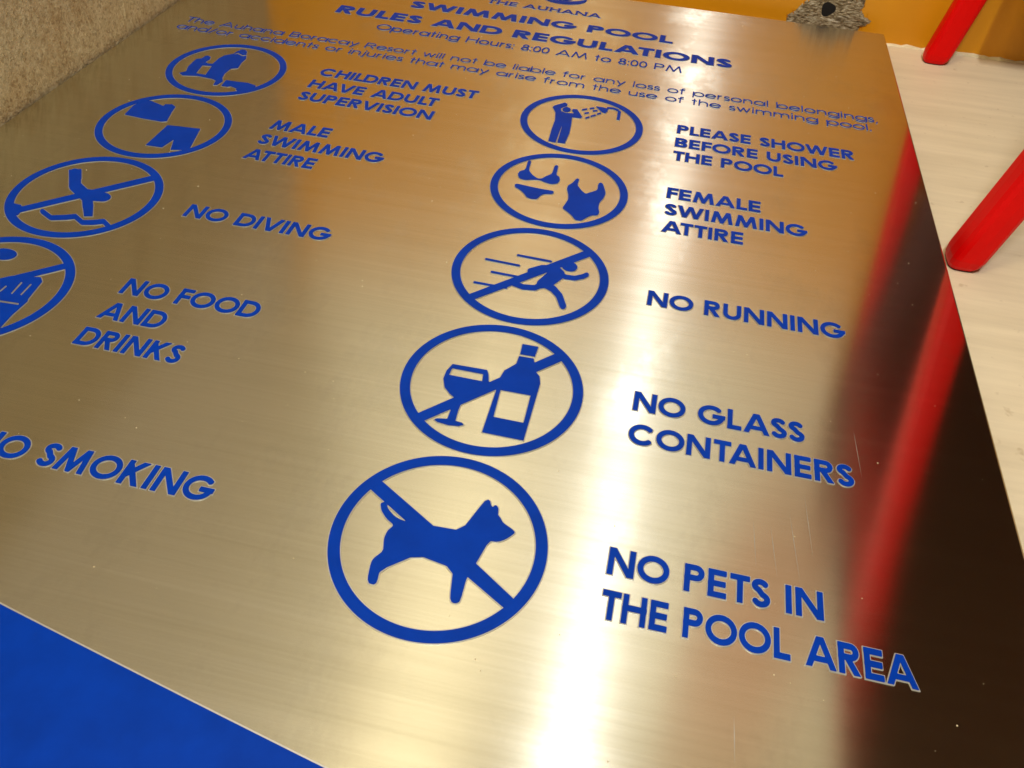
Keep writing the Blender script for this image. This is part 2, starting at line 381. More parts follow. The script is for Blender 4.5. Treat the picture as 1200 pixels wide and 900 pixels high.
def glyph_sdf(ch, w, light, serif=False):
    s, W, clip = glyph(ch, w, light); h = w/2
    g = 0.022 if not light else 0.016
    pad = .12; x0, y0 = -pad, -.42 if not clip else -pad
    xs = np.arange(x0, W+pad+g, g); ys = np.arange(y0, 1+pad+g+.04, g); X, Y = np.meshgrid(xs, ys)
    D = np.full(X.shape, 9.0)
    def big(x1, y1, x2, y2):
        dx, dy = x2-x1, y2-y1; return d_seg(X, Y, x1-dx*.4, y1-dy*.4, x2+dx*.4, y2+dy*.4, w, True)
    for q in s:
        if q[0] == 'path': D = np.minimum(D, d_path(X, Y, q[1], w))
        elif q[0] == 'A':
            k = h*1.12; D = np.minimum(D, np.minimum(big(k, 0, W/2-k*.15, 1), big(W-k, 0, W/2+k*.15, 1)))
            D = np.minimum(D, d_seg(X, Y, .24, .28, W-.24, .28, w*.9, True))
        elif q[0] == 'V':
            k = h*1.12; D = np.minimum(D, np.minimum(big(k, 1, W/2-k*.15, 0), big(W-k, 1, W/2+k*.15, 0)))
        elif q[0] == 'W':
            k = h*1.05; a = [(k, 1), (W*.28, 0), (W/2, 1), (W*.72, 0), (W-k, 1)]
            for i in range(4): D = np.minimum(D, big(*a[i], *a[i+1]))
        elif q[0] == 'M':
            k = h*1.0; a = [(k+.0, 0), (.21+k*.3, 1), (W/2, .08), (W-.21-k*.3, 1), (W-k, 0)]
            for i in range(4): D = np.minimum(D, big(*a[i], *a[i+1]) if i in (0, 3) else d_seg(X, Y, a[i][0]+(a[i][0]-a[i+1][0])*.3, a[i][1]+(a[i][1]-a[i+1][1])*.3, *a[i+1], w, False) if i == 1 else d_seg(X, Y, *a[i], a[i+1][0]+(a[i+1][0]-a[i][0])*.3, a[i+1][1]+(a[i+1][1]-a[i][1])*.3, w, False))
            top = np.where((X < .21-h*.4) & (Y > .5), 0, 0)
        elif q[0] == 'N': D = np.minimum(D, np.maximum(big(h*1.05, 1, W-h*1.05, 0), np.abs(X-W/2)-W/2))
        elif q[0] == 'K': D = np.minimum(D, np.maximum(np.minimum(big(w*.7, .38, W-h*1.5, 1), big(w*1.25, .62, W-h*1.3, 0)), h-X))
    if serif:
        for xx in {'T': [W/2], 'H': [h, W-h], 'E': [h], 'A': [h, W-h], 'U': [], 'N': [h]}.get(ch, []):
            D = np.minimum(D, d_seg(X, Y, xx-.13, .04, xx+.13, .04, .08, True))
        for xx in {'H': [h, W-h], 'U': [h, W-h], 'N': [W-h, h]}.get(ch, []):
            D = np.minimum(D, d_seg(X, Y, xx-.13, .96, xx+.13, .96, .08, True))
        if ch == 'T': D = np.minimum(D, np.minimum(d_seg(X, Y, .04, 1, .04, .78, .08, True), d_seg(X, Y, W-.04, 1, W-.04, .78, .08, True)))
    if clip: D = np.maximum(D, np.abs(Y-.5)-.5)
    D = np.pad(D[1:-1, 1:-1], 1, constant_values=9.0) if False else D
    D[0, :] = D[-1, :] = D[:, 0] = D[:, -1] = 9.0
    return D, x0, y0, g, W
_cache = {}
def glyph_shape(ch, w, light, off, serif):
    k = (ch, w, light, round(off, 3), serif)
    if k not in _cache:
        D, x0, y0, g, W = glyph_sdf(ch, w, light, serif)
        _cache[k] = (fill(contours(D, x0, y0, g, off), 0.004), W)
    return _cache[k]
def text_line(name, txt, x0, x1, base, H, parent, origin, w=0.2, light=False, serif=False, label=None, word=0.42, track=0.13):
    """blue enamel letters standing on an etched rim; stretched to run from x0 to x1"""
    pos = []; x = 0
    for i, ch in enumerate(txt):
        if ch == ' ': x += word; continue
        W = glyph(ch, w, light)[1]; pos.append((ch, x)); end = x+W
        nxt = txt[i+1] if i+1 < len(txt) else ' '
        t = track
        rnd = 'OCGDQS' if not light else 'oceadbpgsCO08'
        if ch in rnd: t -= .035
        if nxt in rnd: t -= .035
        if (ch, nxt) in (('A', 'T'), ('T', 'A'), ('A', 'V'), ('V', 'A'), ('L', 'T')): t -= .14
        if ch in 'AVWYLTF' or nxt in 'AVWY': t -= .05
        x += W+t
    if x1 is None: sx = H
    else: sx = (x1-x0)/end
    top = []; rim = []; o = RIMW/H
    for ch, px_ in pos:
        sh, W = glyph_shape(ch, w, light, 0.0, serif); top.append(solid(sh, 0.0012, 0.006, sx, H, x0+px_*sx, base))
        sr, W = glyph_shape(ch, w, light, o*(0.35 if light else 1), serif); rim.append(solid(sr, -0.001, 0.0028, sx, H, x0+px_*sx, base))
    v, f = merge(top); a = mesh_obj(name, v, f, BLUE, parent, origin=origin)
    v, f = merge(rim); b = mesh_obj('etched_rim', v, f, RIM, a, origin=origin)
    if label: a['label'] = label
    return a
RIMW = 0.005
ICONS = {
 'dog': (1, 4, 1,
   [[(-0.426,0.289),(-0.347,0.249),(-0.048,0.071),(0.189,-0.072),(0.381,-0.195),(0.423,-0.223),(0.390,-0.271),(0.345,-0.243),(0.166,-0.141),(-0.168,0.062),(-0.380,0.190),(-0.444,0.228)]],
   [[(-0.314,0.127),(-0.298,0.092),(-0.262,0.056),(-0.216,0.030),(-0.236,-0.006),(-0.237,-0.050),(-0.219,-0.111),(-0.247,-0.154),(-0.251,-0.179),(-0.239,-0.256),(-0.227,-0.275),(-0.204,-0.277),(-0.194,-0.263),(-0.202,-0.204),(-0.072,-0.091),(0.099,-0.118),(0.123,-0.258),(0.136,-0.276),(0.153,-0.277),(0.169,-0.263),(0.166,-0.141),(0.187,-0.072),(0.215,0.057),(0.254,0.060),(0.285,0.083),(0.307,0.110),(0.319,0.129),(0.297,0.144),(0.252,0.165),(0.233,0.192),(0.220,0.201),(0.218,0.233),(0.205,0.250),(0.193,0.249),(0.189,0.235),(0.179,0.243),(0.170,0.267),(0.157,0.273),(0.143,0.260),(0.082,0.076),(-0.048,0.070),(-0.168,0.062),(-0.195,0.064),(-0.232,0.077),(-0.269,0.106),(-0.286,0.131),(-0.302,0.140)]],
   []),
 'glass': (1, 3, 0,
   [[(-0.329,-0.307),(-0.312,-0.289),(0.273,0.323),(0.302,0.352),(0.343,0.307),(0.324,0.283),(-0.263,-0.324),(-0.288,-0.353)]],
   [[(-0.243,0.099),(-0.260,0.042),(-0.261,-0.018),(-0.238,-0.078),(-0.198,-0.118),(-0.164,-0.141),(-0.162,-0.215),(-0.161,-0.292),(-0.212,-0.302),(-0.226,-0.312),(-0.205,-0.324),(-0.143,-0.331),(-0.096,-0.324),(-0.071,-0.308),(-0.085,-0.298),(-0.119,-0.295),(-0.124,-0.223),(-0.123,-0.174),(-0.076,-0.110),(-0.046,-0.051),(-0.033,-0.008),(-0.022,0.015),(-0.036,0.071),(-0.052,0.104)], [(0.089,0.358),(0.179,0.360),(0.176,0.277),(0.093,0.275)], [(0.091,0.258),(0.173,0.260),(0.189,0.201),(0.207,0.158),(0.231,0.131),(0.244,0.081),(0.241,-0.333),(0.029,-0.332),(0.030,-0.030),(0.029,0.069),(0.038,0.125),(0.071,0.168),(0.089,0.194)]],
   [[(-0.237,0.069),(-0.065,0.070),(-0.056,0.014),(-0.240,0.014)], [(0.051,-0.020),(0.213,-0.018),(0.217,-0.218),(0.059,-0.218)]]),
 'run': (1, 2, 0,
   [[(-0.328,-0.322),(-0.308,-0.299),(0.280,0.318),(0.311,0.355),(0.355,0.304),(0.324,0.272),(-0.263,-0.331),(-0.288,-0.359)]],
   [[(-0.295,0.056),(-0.299,0.058),(-0.301,0.062),(-0.302,0.068),(-0.301,0.073),(-0.297,0.075),(-0.083,0.067),(-0.080,0.065),(-0.077,0.061),(-0.077,0.055),(-0.078,0.050),(-0.082,0.049)], [(-0.111,0.152),(-0.115,0.154),(-0.118,0.158),(-0.118,0.164),(-0.117,0.169),(-0.113,0.171),(0.101,0.165),(0.105,0.163),(0.107,0.158),(0.108,0.152),(0.106,0.147),(0.103,0.145)], [(-0.230,-0.061),(-0.234,-0.059),(-0.237,-0.054),(-0.237,-0.049),(-0.236,-0.044),(-0.233,-0.042),(-0.068,-0.046),(-0.064,-0.047),(-0.062,-0.052),(-0.061,-0.058),(-0.063,-0.062),(-0.066,-0.064)], [(-0.307,-0.189),(-0.310,-0.187),(-0.313,-0.183),(-0.314,-0.178),(-0.312,-0.173),(-0.309,-0.171),(-0.111,-0.171),(-0.107,-0.172),(-0.105,-0.177),(-0.104,-0.182),(-0.106,-0.187),(-0.109,-0.188)], [(0.272,0.137),(0.270,0.122),(0.264,0.108),(0.254,0.097),(0.241,0.090),(0.226,0.088),(0.211,0.090),(0.197,0.097),(0.185,0.108),(0.177,0.122),(0.174,0.137),(0.175,0.153),(0.181,0.167),(0.191,0.178),(0.205,0.185),(0.220,0.187),(0.235,0.185),(0.249,0.178),(0.261,0.167),(0.268,0.153)], [(0.151,0.058),(0.144,0.069),(0.143,0.083),(0.147,0.095),(0.154,0.100),(0.163,0.097),(0.217,0.046),(0.223,0.035),(0.225,0.021),(0.221,0.009),(0.213,0.004),(0.205,0.007)], [(0.213,0.004),(0.204,0.008),(0.198,0.019),(0.197,0.033),(0.201,0.044),(0.209,0.049),(0.271,0.052),(0.279,0.048),(0.285,0.037),(0.286,0.023),(0.282,0.012),(0.274,0.007)], [(0.279,0.009),(0.270,0.008),(0.262,0.015),(0.258,0.028),(0.260,0.042),(0.266,0.051),(0.314,0.083),(0.323,0.084),(0.331,0.076),(0.334,0.063),(0.333,0.049),(0.327,0.040)], [(0.329,0.043),(0.321,0.039),(0.313,0.043),(0.307,0.054),(0.307,0.069),(0.311,0.080),(0.330,0.103),(0.338,0.108),(0.346,0.103),(0.352,0.091),(0.353,0.077),(0.348,0.066)], [(0.148,0.127),(0.203,0.069),(0.198,0.000),(0.151,-0.085),(0.105,-0.120),(0.057,-0.141),(0.059,-0.062),(0.108,0.052)], [(0.087,-0.059),(0.096,-0.054),(0.105,-0.059),(0.112,-0.072),(0.113,-0.087),(0.108,-0.100),(0.066,-0.152),(0.057,-0.156),(0.048,-0.151),(0.041,-0.139),(0.040,-0.124),(0.044,-0.111)], [(0.051,-0.107),(0.061,-0.110),(0.069,-0.122),(0.071,-0.137),(0.067,-0.150),(0.059,-0.156),(-0.009,-0.167),(-0.018,-0.164),(-0.026,-0.153),(-0.028,-0.138),(-0.025,-0.124),(-0.017,-0.118)], [(-0.012,-0.119),(-0.003,-0.126),(0.002,-0.139),(0.002,-0.154),(-0.004,-0.165),(-0.013,-0.167),(-0.069,-0.152),(-0.078,-0.145),(-0.084,-0.131),(-0.084,-0.116),(-0.078,-0.106),(-0.069,-0.103)], [(-0.067,-0.104),(-0.058,-0.113),(-0.053,-0.127),(-0.054,-0.142),(-0.061,-0.151),(-0.071,-0.151),(-0.100,-0.138),(-0.109,-0.130),(-0.114,-0.115),(-0.113,-0.101),(-0.106,-0.091),(-0.096,-0.091)], [(0.098,-0.108),(0.087,-0.097),(0.082,-0.078),(0.084,-0.059),(0.093,-0.048),(0.105,-0.048),(0.169,-0.080),(0.179,-0.091),(0.185,-0.110),(0.182,-0.128),(0.173,-0.139),(0.161,-0.139)], [(0.154,-0.134),(0.146,-0.118),(0.145,-0.099),(0.152,-0.083),(0.163,-0.078),(0.175,-0.085),(0.219,-0.136),(0.227,-0.152),(0.228,-0.171),(0.221,-0.186),(0.210,-0.191),(0.198,-0.184)], [(0.193,-0.176),(0.189,-0.157),(0.193,-0.140),(0.202,-0.130),(0.215,-0.132),(0.225,-0.144),(0.265,-0.236),(0.269,-0.254),(0.265,-0.271),(0.255,-0.281),(0.243,-0.279),(0.234,-0.267)], [(0.147,0.130),(0.157,0.128),(0.164,0.117),(0.167,0.102),(0.164,0.089),(0.156,0.082),(0.063,0.054),(0.053,0.056),(0.046,0.067),(0.043,0.082),(0.045,0.095),(0.053,0.103)], [(0.049,0.101),(0.059,0.102),(0.067,0.095),(0.073,0.081),(0.072,0.066),(0.066,0.056),(0.001,0.003),(-0.008,0.001),(-0.017,0.008),(-0.022,0.022),(-0.022,0.036),(-0.016,0.046)]],
   []),
 'bikini': (1, 1, 1,
   [],
   [[(-0.287,0.303),(-0.278,0.321),(-0.262,0.306),(-0.257,0.188),(-0.224,0.133),(-0.171,0.089),(-0.142,0.099),(-0.119,0.141),(-0.084,0.184),(-0.086,0.299),(-0.074,0.315),(-0.059,0.300),(-0.054,0.179),(-0.026,0.159),(-0.014,0.110),(-0.025,0.069),(-0.064,0.047),(-0.109,0.057),(-0.150,0.077),(-0.198,0.069),(-0.255,0.044),(-0.295,0.056),(-0.320,0.103),(-0.315,0.150),(-0.278,0.182)], [(-0.309,-0.048),(-0.306,-0.023),(-0.284,-0.021),(-0.196,-0.031),(-0.110,-0.037),(-0.036,-0.037),(-0.027,-0.057),(-0.035,-0.077),(-0.092,-0.095),(-0.111,-0.123),(-0.125,-0.173),(-0.165,-0.181),(-0.198,-0.168),(-0.225,-0.125),(-0.264,-0.085),(-0.295,-0.071)], [(0.091,0.159),(0.101,0.179),(0.117,0.170),(0.115,0.089),(0.152,0.031),(0.189,-0.008),(0.220,0.024),(0.263,0.065),(0.257,0.147),(0.269,0.174),(0.288,0.161),(0.316,0.077),(0.325,0.034),(0.318,-0.025),(0.299,-0.087),(0.300,-0.152),(0.317,-0.212),(0.308,-0.247),(0.269,-0.259),(0.240,-0.295),(0.213,-0.344),(0.172,-0.345),(0.141,-0.298),(0.099,-0.257),(0.064,-0.229),(0.077,-0.166),(0.085,-0.108),(0.074,-0.044),(0.053,0.019),(0.053,0.065),(0.079,0.108)]],
   []),
 'shower': (1, 0, 0,
   [],
   [[(-0.267,0.196),(-0.260,0.225),(-0.186,0.305),(-0.161,0.285),(-0.160,0.247),(-0.186,0.223),(-0.201,0.189),(-0.189,0.146),(-0.151,0.128),(-0.083,0.141),(-0.106,0.183),(-0.107,0.212),(-0.071,0.220),(-0.010,0.103),(-0.023,0.079),(-0.089,0.075),(-0.077,-0.025),(-0.065,-0.183),(-0.071,-0.355),(-0.126,-0.359),(-0.130,-0.351),(-0.134,-0.224),(-0.139,-0.094),(-0.143,-0.095),(-0.142,-0.221),(-0.142,-0.364),(-0.199,-0.359),(-0.208,-0.164),(-0.209,-0.020),(-0.229,0.113)], [(-0.120,0.199),(-0.120,0.186),(-0.122,0.172),(-0.127,0.161),(-0.135,0.152),(-0.145,0.146),(-0.155,0.145),(-0.165,0.148),(-0.173,0.155),(-0.180,0.166),(-0.184,0.178),(-0.185,0.192),(-0.182,0.205),(-0.177,0.217),(-0.169,0.226),(-0.159,0.231),(-0.149,0.233),(-0.139,0.229),(-0.131,0.222),(-0.124,0.212)], [(0.068,0.320),(0.131,0.320),(0.171,0.306),(0.171,0.265),(0.158,0.227),(0.134,0.233),(0.106,0.264)], [(0.165,0.309),(0.161,0.312),(0.157,0.319),(0.156,0.328),(0.158,0.336),(0.162,0.339),(0.213,0.346),(0.217,0.343),(0.220,0.336),(0.221,0.327),(0.219,0.319),(0.215,0.316)], [(0.213,0.316),(0.209,0.321),(0.207,0.330),(0.208,0.339),(0.211,0.345),(0.215,0.345),(0.250,0.326),(0.254,0.321),(0.256,0.312),(0.255,0.303),(0.252,0.298),(0.248,0.297)], [(0.245,0.300),(0.243,0.308),(0.242,0.317),(0.245,0.324),(0.249,0.326),(0.253,0.323),(0.274,0.289),(0.277,0.281),(0.277,0.272),(0.275,0.265),(0.271,0.263),(0.266,0.266)], [(0.253,0.297),(0.260,0.149),(0.284,0.147),(0.277,0.296)], [(-0.029,0.211),(0.008,0.240),(0.003,0.263),(-0.034,0.234)], [(0.029,0.255),(0.061,0.276),(0.056,0.299),(0.024,0.278)], [(-0.001,0.162),(0.031,0.181),(0.027,0.203),(-0.006,0.184)], [(0.058,0.220),(0.092,0.241),(0.087,0.264),(0.053,0.242)], [(0.020,0.083),(0.047,0.112),(0.041,0.133),(0.013,0.104)], [(0.056,0.125),(0.091,0.160),(0.085,0.182),(0.050,0.146)], [(0.100,0.179),(0.127,0.209),(0.121,0.230),(0.094,0.201)]],
   []),
 'family': (0, 0, 0,
   [],
   [[(-0.321,-0.192),(-0.285,-0.149),(-0.312,-0.069),(-0.319,0.015),(-0.320,0.089),(-0.284,0.114),(-0.279,0.159),(-0.240,0.168),(-0.213,0.121),(-0.223,0.060),(-0.190,0.040),(-0.151,0.048),(-0.153,0.160),(-0.134,0.230),(-0.080,0.280),(-0.074,0.334),(-0.054,0.375),(-0.005,0.366),(0.026,0.312),(0.063,0.223),(0.061,0.147),(0.079,0.042),(0.029,0.013),(0.024,-0.085),(0.041,-0.162),(0.075,-0.220),(0.060,-0.293),(0.033,-0.302),(0.017,-0.228),(-0.021,-0.206),(-0.155,-0.194),(-0.277,-0.224)], [(0.098,-0.296),(0.088,-0.192),(0.182,-0.190),(0.272,-0.182),(0.358,-0.208),(0.348,-0.297),(0.268,-0.346),(0.236,-0.324),(0.236,-0.302),(0.172,-0.278),(0.150,-0.297)], [(0.011,0.353),(0.016,0.339),(0.017,0.325),(0.014,0.312),(0.007,0.303),(-0.002,0.297),(-0.014,0.295),(-0.026,0.298),(-0.039,0.305),(-0.050,0.316),(-0.058,0.329),(-0.063,0.343),(-0.064,0.357),(-0.061,0.370),(-0.055,0.380),(-0.045,0.386),(-0.033,0.387),(-0.021,0.384),(-0.008,0.377),(0.002,0.366)], [(-0.223,0.153),(-0.220,0.143),(-0.219,0.132),(-0.221,0.123),(-0.226,0.116),(-0.233,0.112),(-0.242,0.111),(-0.252,0.113),(-0.261,0.118),(-0.269,0.125),(-0.276,0.135),(-0.280,0.145),(-0.281,0.155),(-0.278,0.165),(-0.274,0.172),(-0.266,0.176),(-0.257,0.177),(-0.248,0.175),(-0.238,0.170),(-0.230,0.163)]],
   [[(-0.216,-0.004),(-0.137,0.009),(-0.109,-0.159),(-0.194,-0.155)], [(-0.081,0.269),(-0.053,0.315),(0.001,0.283),(0.028,0.297),(0.041,0.286),(0.012,0.261),(-0.040,0.289)]]),
 'male': (0, 1, 0,
   [],
   [[(-0.352,0.047),(-0.368,0.192),(-0.339,0.294),(-0.284,0.303),(-0.152,0.255),(-0.154,0.285),(-0.104,0.301),(-0.062,0.272),(-0.044,0.179),(-0.010,0.052),(-0.042,0.032),(-0.188,0.034)], [(0.026,-0.003),(0.277,0.019),(0.348,-0.284),(0.223,-0.317),(0.173,-0.178),(0.151,-0.306),(0.028,-0.311)]],
   []),
 'dive': (0, 2, 0,
   [[(-0.315,-0.343),(0.351,0.310),(0.311,0.365),(-0.357,-0.297)]],
   [[(-0.246,0.189),(-0.264,0.230),(-0.261,0.260),(-0.237,0.266),(-0.202,0.247),(-0.170,0.209),(-0.091,0.084),(-0.074,0.044),(-0.078,0.016),(-0.101,0.010),(-0.135,0.028),(-0.166,0.064)], [(-0.122,0.019),(-0.156,0.050),(-0.179,0.090),(-0.183,0.125),(-0.166,0.140),(-0.135,0.129),(0.010,0.037),(0.043,0.006),(0.064,-0.033),(0.067,-0.066),(0.051,-0.080),(0.021,-0.070)], [(-0.281,0.238),(-0.208,0.272),(-0.138,0.164),(-0.209,0.133)], [(0.024,-0.054),(-0.004,-0.045),(-0.033,-0.017),(-0.052,0.018),(-0.055,0.047),(-0.039,0.060),(0.050,0.066),(0.078,0.056),(0.106,0.028),(0.125,-0.007),(0.127,-0.036),(0.111,-0.048)], [(0.165,0.024),(0.171,0.008),(0.171,-0.008),(0.165,-0.022),(0.154,-0.034),(0.138,-0.041),(0.119,-0.044),(0.099,-0.042),(0.080,-0.036),(0.064,-0.025),(0.051,-0.011),(0.045,0.004),(0.044,0.020),(0.050,0.035),(0.062,0.046),(0.078,0.054),(0.097,0.057),(0.117,0.055),(0.136,0.048),(0.153,0.038)], [(-0.005,-0.037),(-0.021,-0.002),(-0.021,0.024),(-0.002,0.033),(0.026,0.020),(0.053,-0.010),(0.123,-0.111),(0.138,-0.144),(0.137,-0.170),(0.119,-0.178),(0.092,-0.166),(0.065,-0.138)], [(0.043,-0.105),(0.108,-0.086),(0.180,-0.208),(0.130,-0.224)], [(-0.141,-0.270),(-0.154,-0.260),(-0.164,-0.245),(-0.167,-0.232),(-0.162,-0.225),(-0.150,-0.227),(-0.057,-0.275),(-0.044,-0.285),(-0.035,-0.299),(-0.032,-0.312),(-0.037,-0.319),(-0.049,-0.317)], [(-0.037,-0.319),(-0.048,-0.317),(-0.061,-0.308),(-0.071,-0.293),(-0.074,-0.280),(-0.069,-0.273),(0.019,-0.241),(0.030,-0.242),(0.043,-0.252),(0.053,-0.267),(0.056,-0.280),(0.051,-0.288)], [(0.052,-0.287),(0.042,-0.287),(0.029,-0.278),(0.018,-0.264),(0.014,-0.250),(0.018,-0.241),(0.061,-0.216),(0.072,-0.216),(0.085,-0.225),(0.095,-0.240),(0.099,-0.254),(0.095,-0.262)], [(0.081,-0.260),(0.068,-0.249),(0.059,-0.234),(0.058,-0.221),(0.064,-0.215),(0.076,-0.219),(0.156,-0.266),(0.168,-0.277),(0.177,-0.291),(0.178,-0.304),(0.172,-0.310),(0.161,-0.307)], [(0.173,-0.309),(0.162,-0.308),(0.150,-0.297),(0.140,-0.283),(0.138,-0.270),(0.143,-0.263),(0.209,-0.243),(0.221,-0.245),(0.233,-0.255),(0.242,-0.269),(0.244,-0.283),(0.239,-0.290)], [(0.240,-0.289),(0.230,-0.289),(0.218,-0.280),(0.207,-0.266),(0.204,-0.252),(0.208,-0.243),(0.259,-0.215),(0.269,-0.215),(0.282,-0.224),(0.292,-0.238),(0.296,-0.252),(0.291,-0.260)], [(0.276,-0.257),(0.264,-0.246),(0.256,-0.231),(0.256,-0.219),(0.263,-0.214),(0.275,-0.218),(0.342,-0.263),(0.354,-0.275),(0.361,-0.290),(0.362,-0.301),(0.354,-0.306),(0.343,-0.302)], [(-0.394,-0.239),(-0.377,-0.220),(-0.314,-0.224),(-0.277,-0.255),(-0.261,-0.326),(-0.289,-0.343)]],
   []),
 'food': (0, 3, 0,
   [[(-0.223,-0.236),(0.346,0.276),(0.309,0.319),(-0.262,-0.198)]],
   [[(-0.013,0.315),(-0.006,0.299),(-0.007,0.282),(-0.016,0.266),(-0.031,0.253),(-0.052,0.244),(-0.077,0.240),(-0.102,0.241),(-0.126,0.247),(-0.147,0.257),(-0.162,0.271),(-0.169,0.287),(-0.169,0.304),(-0.160,0.319),(-0.144,0.332),(-0.123,0.342),(-0.098,0.346),(-0.072,0.345),(-0.048,0.339),(-0.028,0.329)], [(0.012,0.058),(0.085,0.122),(0.253,0.159),(0.284,0.126),(0.304,-0.031),(0.314,-0.051),(0.307,-0.175),(0.315,-0.290),(0.216,-0.308),(0.108,-0.133)]],
   [[(0.172,0.093),(0.183,-0.015),(0.197,-0.022),(0.187,0.086)], [(0.232,0.093),(0.238,-0.010),(0.252,-0.018),(0.246,0.085)], [(0.130,-0.102),(0.288,-0.092),(0.279,-0.077),(0.121,-0.087)], [(0.112,0.041),(0.108,-0.013),(0.122,-0.022),(0.126,0.032)]]),
}
# ------------------------------------------------------------------ the room corner
FZ = -0.18; WY = 3.0; LX = -1.13
v, f = box(-30, 45, -60, WY+1, FZ-1.0, FZ)
floor = mesh_obj('floor', v, f, FLOORM); floor['kind'] = 'structure'
WH = 4.1
wall = empty('orange_wall', (10, WY, FZ), 'orange painted wall with a cream upper part, behind the top edge of the steel sign', 'wall')
ow = (10, WY, FZ)
def grid_wall(name, xs, zs, y, mat, parent, origin, amp=0.0):
    pass
v, f = box(LX-1, 45, WY, WY+1, FZ, WH); mesh_obj('orange_dado', v, f, ORANGE, wall, origin=ow)
v, f = box(LX-1, 45, WY+0.02, WY+1, WH, 26); mesh_obj('cream_upper_wall', v, f, WALLC, wall, origin=ow)
# caulk bead where wall meets floor
rnd = random.Random(4)
vs = []; fs = []; n = 260
for i in range(n+1):
    x = LX + (12-LX)*i/n; d = 0.018+0.016*rnd.random(); hh = 0.012+0.022*rnd.random()
    vs += [(x, WY+.003, FZ+hh), (x, WY-d*.6, FZ+hh*.7), (x, WY-d, FZ+.0005)]
    if i: b = 3*i; fs += [(b-3, b-2, b+1, b), (b-2, b-1, b+2, b+1)]
mesh_obj('caulk_bead', vs, [q[::-1] for q in fs], CAULK, wall, origin=ow)
# broken plaster patch with a drilled hole
PO = [(x+.05, z) for x, z in [(4.62, -.17), (4.60, -.03), (4.69, .06), (4.73, .12), (4.80, .20), (4.90, .26), (5.02, .30), (5.14, .29), (5.17, .24), (5.22, .215), (5.29, .245), (5.31, .19), (5.30, .12), (5.34, .06), (5.42, .03), (5.40, -.02), (5.34, -.04), (5.31, -.12), (5.1, -.17)]]
def densify(P, n, jit, rr):
    o = []
    for i in range(len(P)):
        a, b = P[i], P[(i+1) % len(P)]
        for k in range(n): 
            t = k/n; o.append((a[0]+(b[0]-a[0])*t+rr.uniform(-jit, jit), a[1]+(b[1]-a[1])*t+rr.uniform(-jit, jit)))
    return o
rr = random.Random(9); PD = densify(PO, 4, .008, rr); hc = (5.03, .085); hr = .068
N = len(PD); rings_ = 9; vs = []; fs = []
for k in range(rings_):
    t = k/(rings_-1)
    for i, (x, z) in enumerate(PD):
        a = math.atan2(PD[0][1]-hc[1], PD[0][0]-hc[0])-2*math.pi*i/N; r_ = hr*(1+.10*math.sin(3*a+1))
        ix, iz = hc[0]+r_*math.cos(a), hc[1]+r_*math.sin(a)
        X = x+(ix-x)*t; Z = z+(iz-z)*t
        y = WY-.004-(0.016*(rr.random()*.6+.4) if 0 < k < rings_-2 else .0)
        vs.append((X, y, max(Z, FZ+.004)))
for k in range(rings_-1):
    for i in range(N):
        j = (i+1) % N; fs.append((k*N+i, k*N+j, (k+1)*N+j, (k+1)*N+i))
pt = mesh_obj('broken_plaster_patch', vs, fs, PLAST, wall, smooth=False, origin=ow); pt['label'] = 'ragged grey patch of bare plaster with a dark drilled hole'
hv = [(hc[0], WY-.003, hc[1])]+[(hc[0]+hr*1.3*math.cos(a), WY-.0035, hc[1]+hr*1.3*math.sin(a)) for a in np.linspace(0, 2*math.pi, 20)[:-1]]
mesh_obj('drilled_hole', hv, [(0, i+1, i % 19+2 if i < 18 else 1) for i in range(19)], BLACK, pt, origin=ow)
# lifted paint flakes round the patch
fl = []
for i in range(0, N, 2):
    x, z = PD[i]
    if z < -.05 or rr.random() < .35: continue
    a = math.atan2(z-hc[1], x-hc[0]); s1 = .02+.03*rr.random(); c_, s_ = math.cos(a), math.sin(a)
    b = [(x-s_*s1, WY-.003, z+c_*s1), (x+s_*s1, WY-.003, z-c_*s1), (x-c_*.012, WY-.03, z-s_*.012)]
    fl.append((b, [(0, 1, 2)]))
v, f = merge(fl); o = mesh_obj('lifted_paint_flakes', v, f, ORANGE, pt, origin=ow); o['kind'] = 'stuff'

# rough side wall
side = empty('granular_side_wall', (LX, 0, FZ), 'rough speckled brown rendered wall along the left edge of the sign', 'wall')
osd = (LX, 0, FZ)
ny, nz = 330, 46; vs = []; fs = []
rs = np.random.RandomState(3); nx_ = rs.rand(nz+1, ny+1)
for k in range(nz+1):
    z = FZ+.0+1.5*k/nz
    for i in range(ny+1):
        y = WY-6.5*i/ny
        vs.append((LX+.014*nx_[k, i], y, z))
for k in range(nz):
    for i in range(ny):
        a = k*(ny+1)+i; fs.append((a, a+1, a+ny+2, a+ny+1))
me_ = mesh_obj('granular_face', vs, fs, PEB, side, smooth=True, origin=osd)
v, f = box(LX-1, LX+.005, -60, WY-.001, FZ, 3.0); mesh_obj('rough_lower_wall', v, f, PEB, side, origin=osd)
v, f = box(LX-1, LX-.02, -60, WY+.01, 3.0, 26); mesh_obj('upper_wall', v, f, UPLAST, side, origin=osd)
v, f = box(-30, 45, -60, WY+1, 26, 27); ce = mesh_obj('ceiling', v, f, WALLC); ce['kind'] = 'structure'
# ceiling lamp: housing and diffuser
lamp = empty('ceiling_lamp', (LAMP[0], LAMP[1], 26), 'slim tube lamp hanging from the ceiling above the sign', 'lamp')
ol = (LAMP[0], LAMP[1], 26)
v, f = box(LAMP[0]-.8, LAMP[0]+.8, LAMP[1]-4, LAMP[1]+4, 24.4, 25.999); mesh_obj('lamp_housing', v, f, WALLC, lamp, origin=ol)

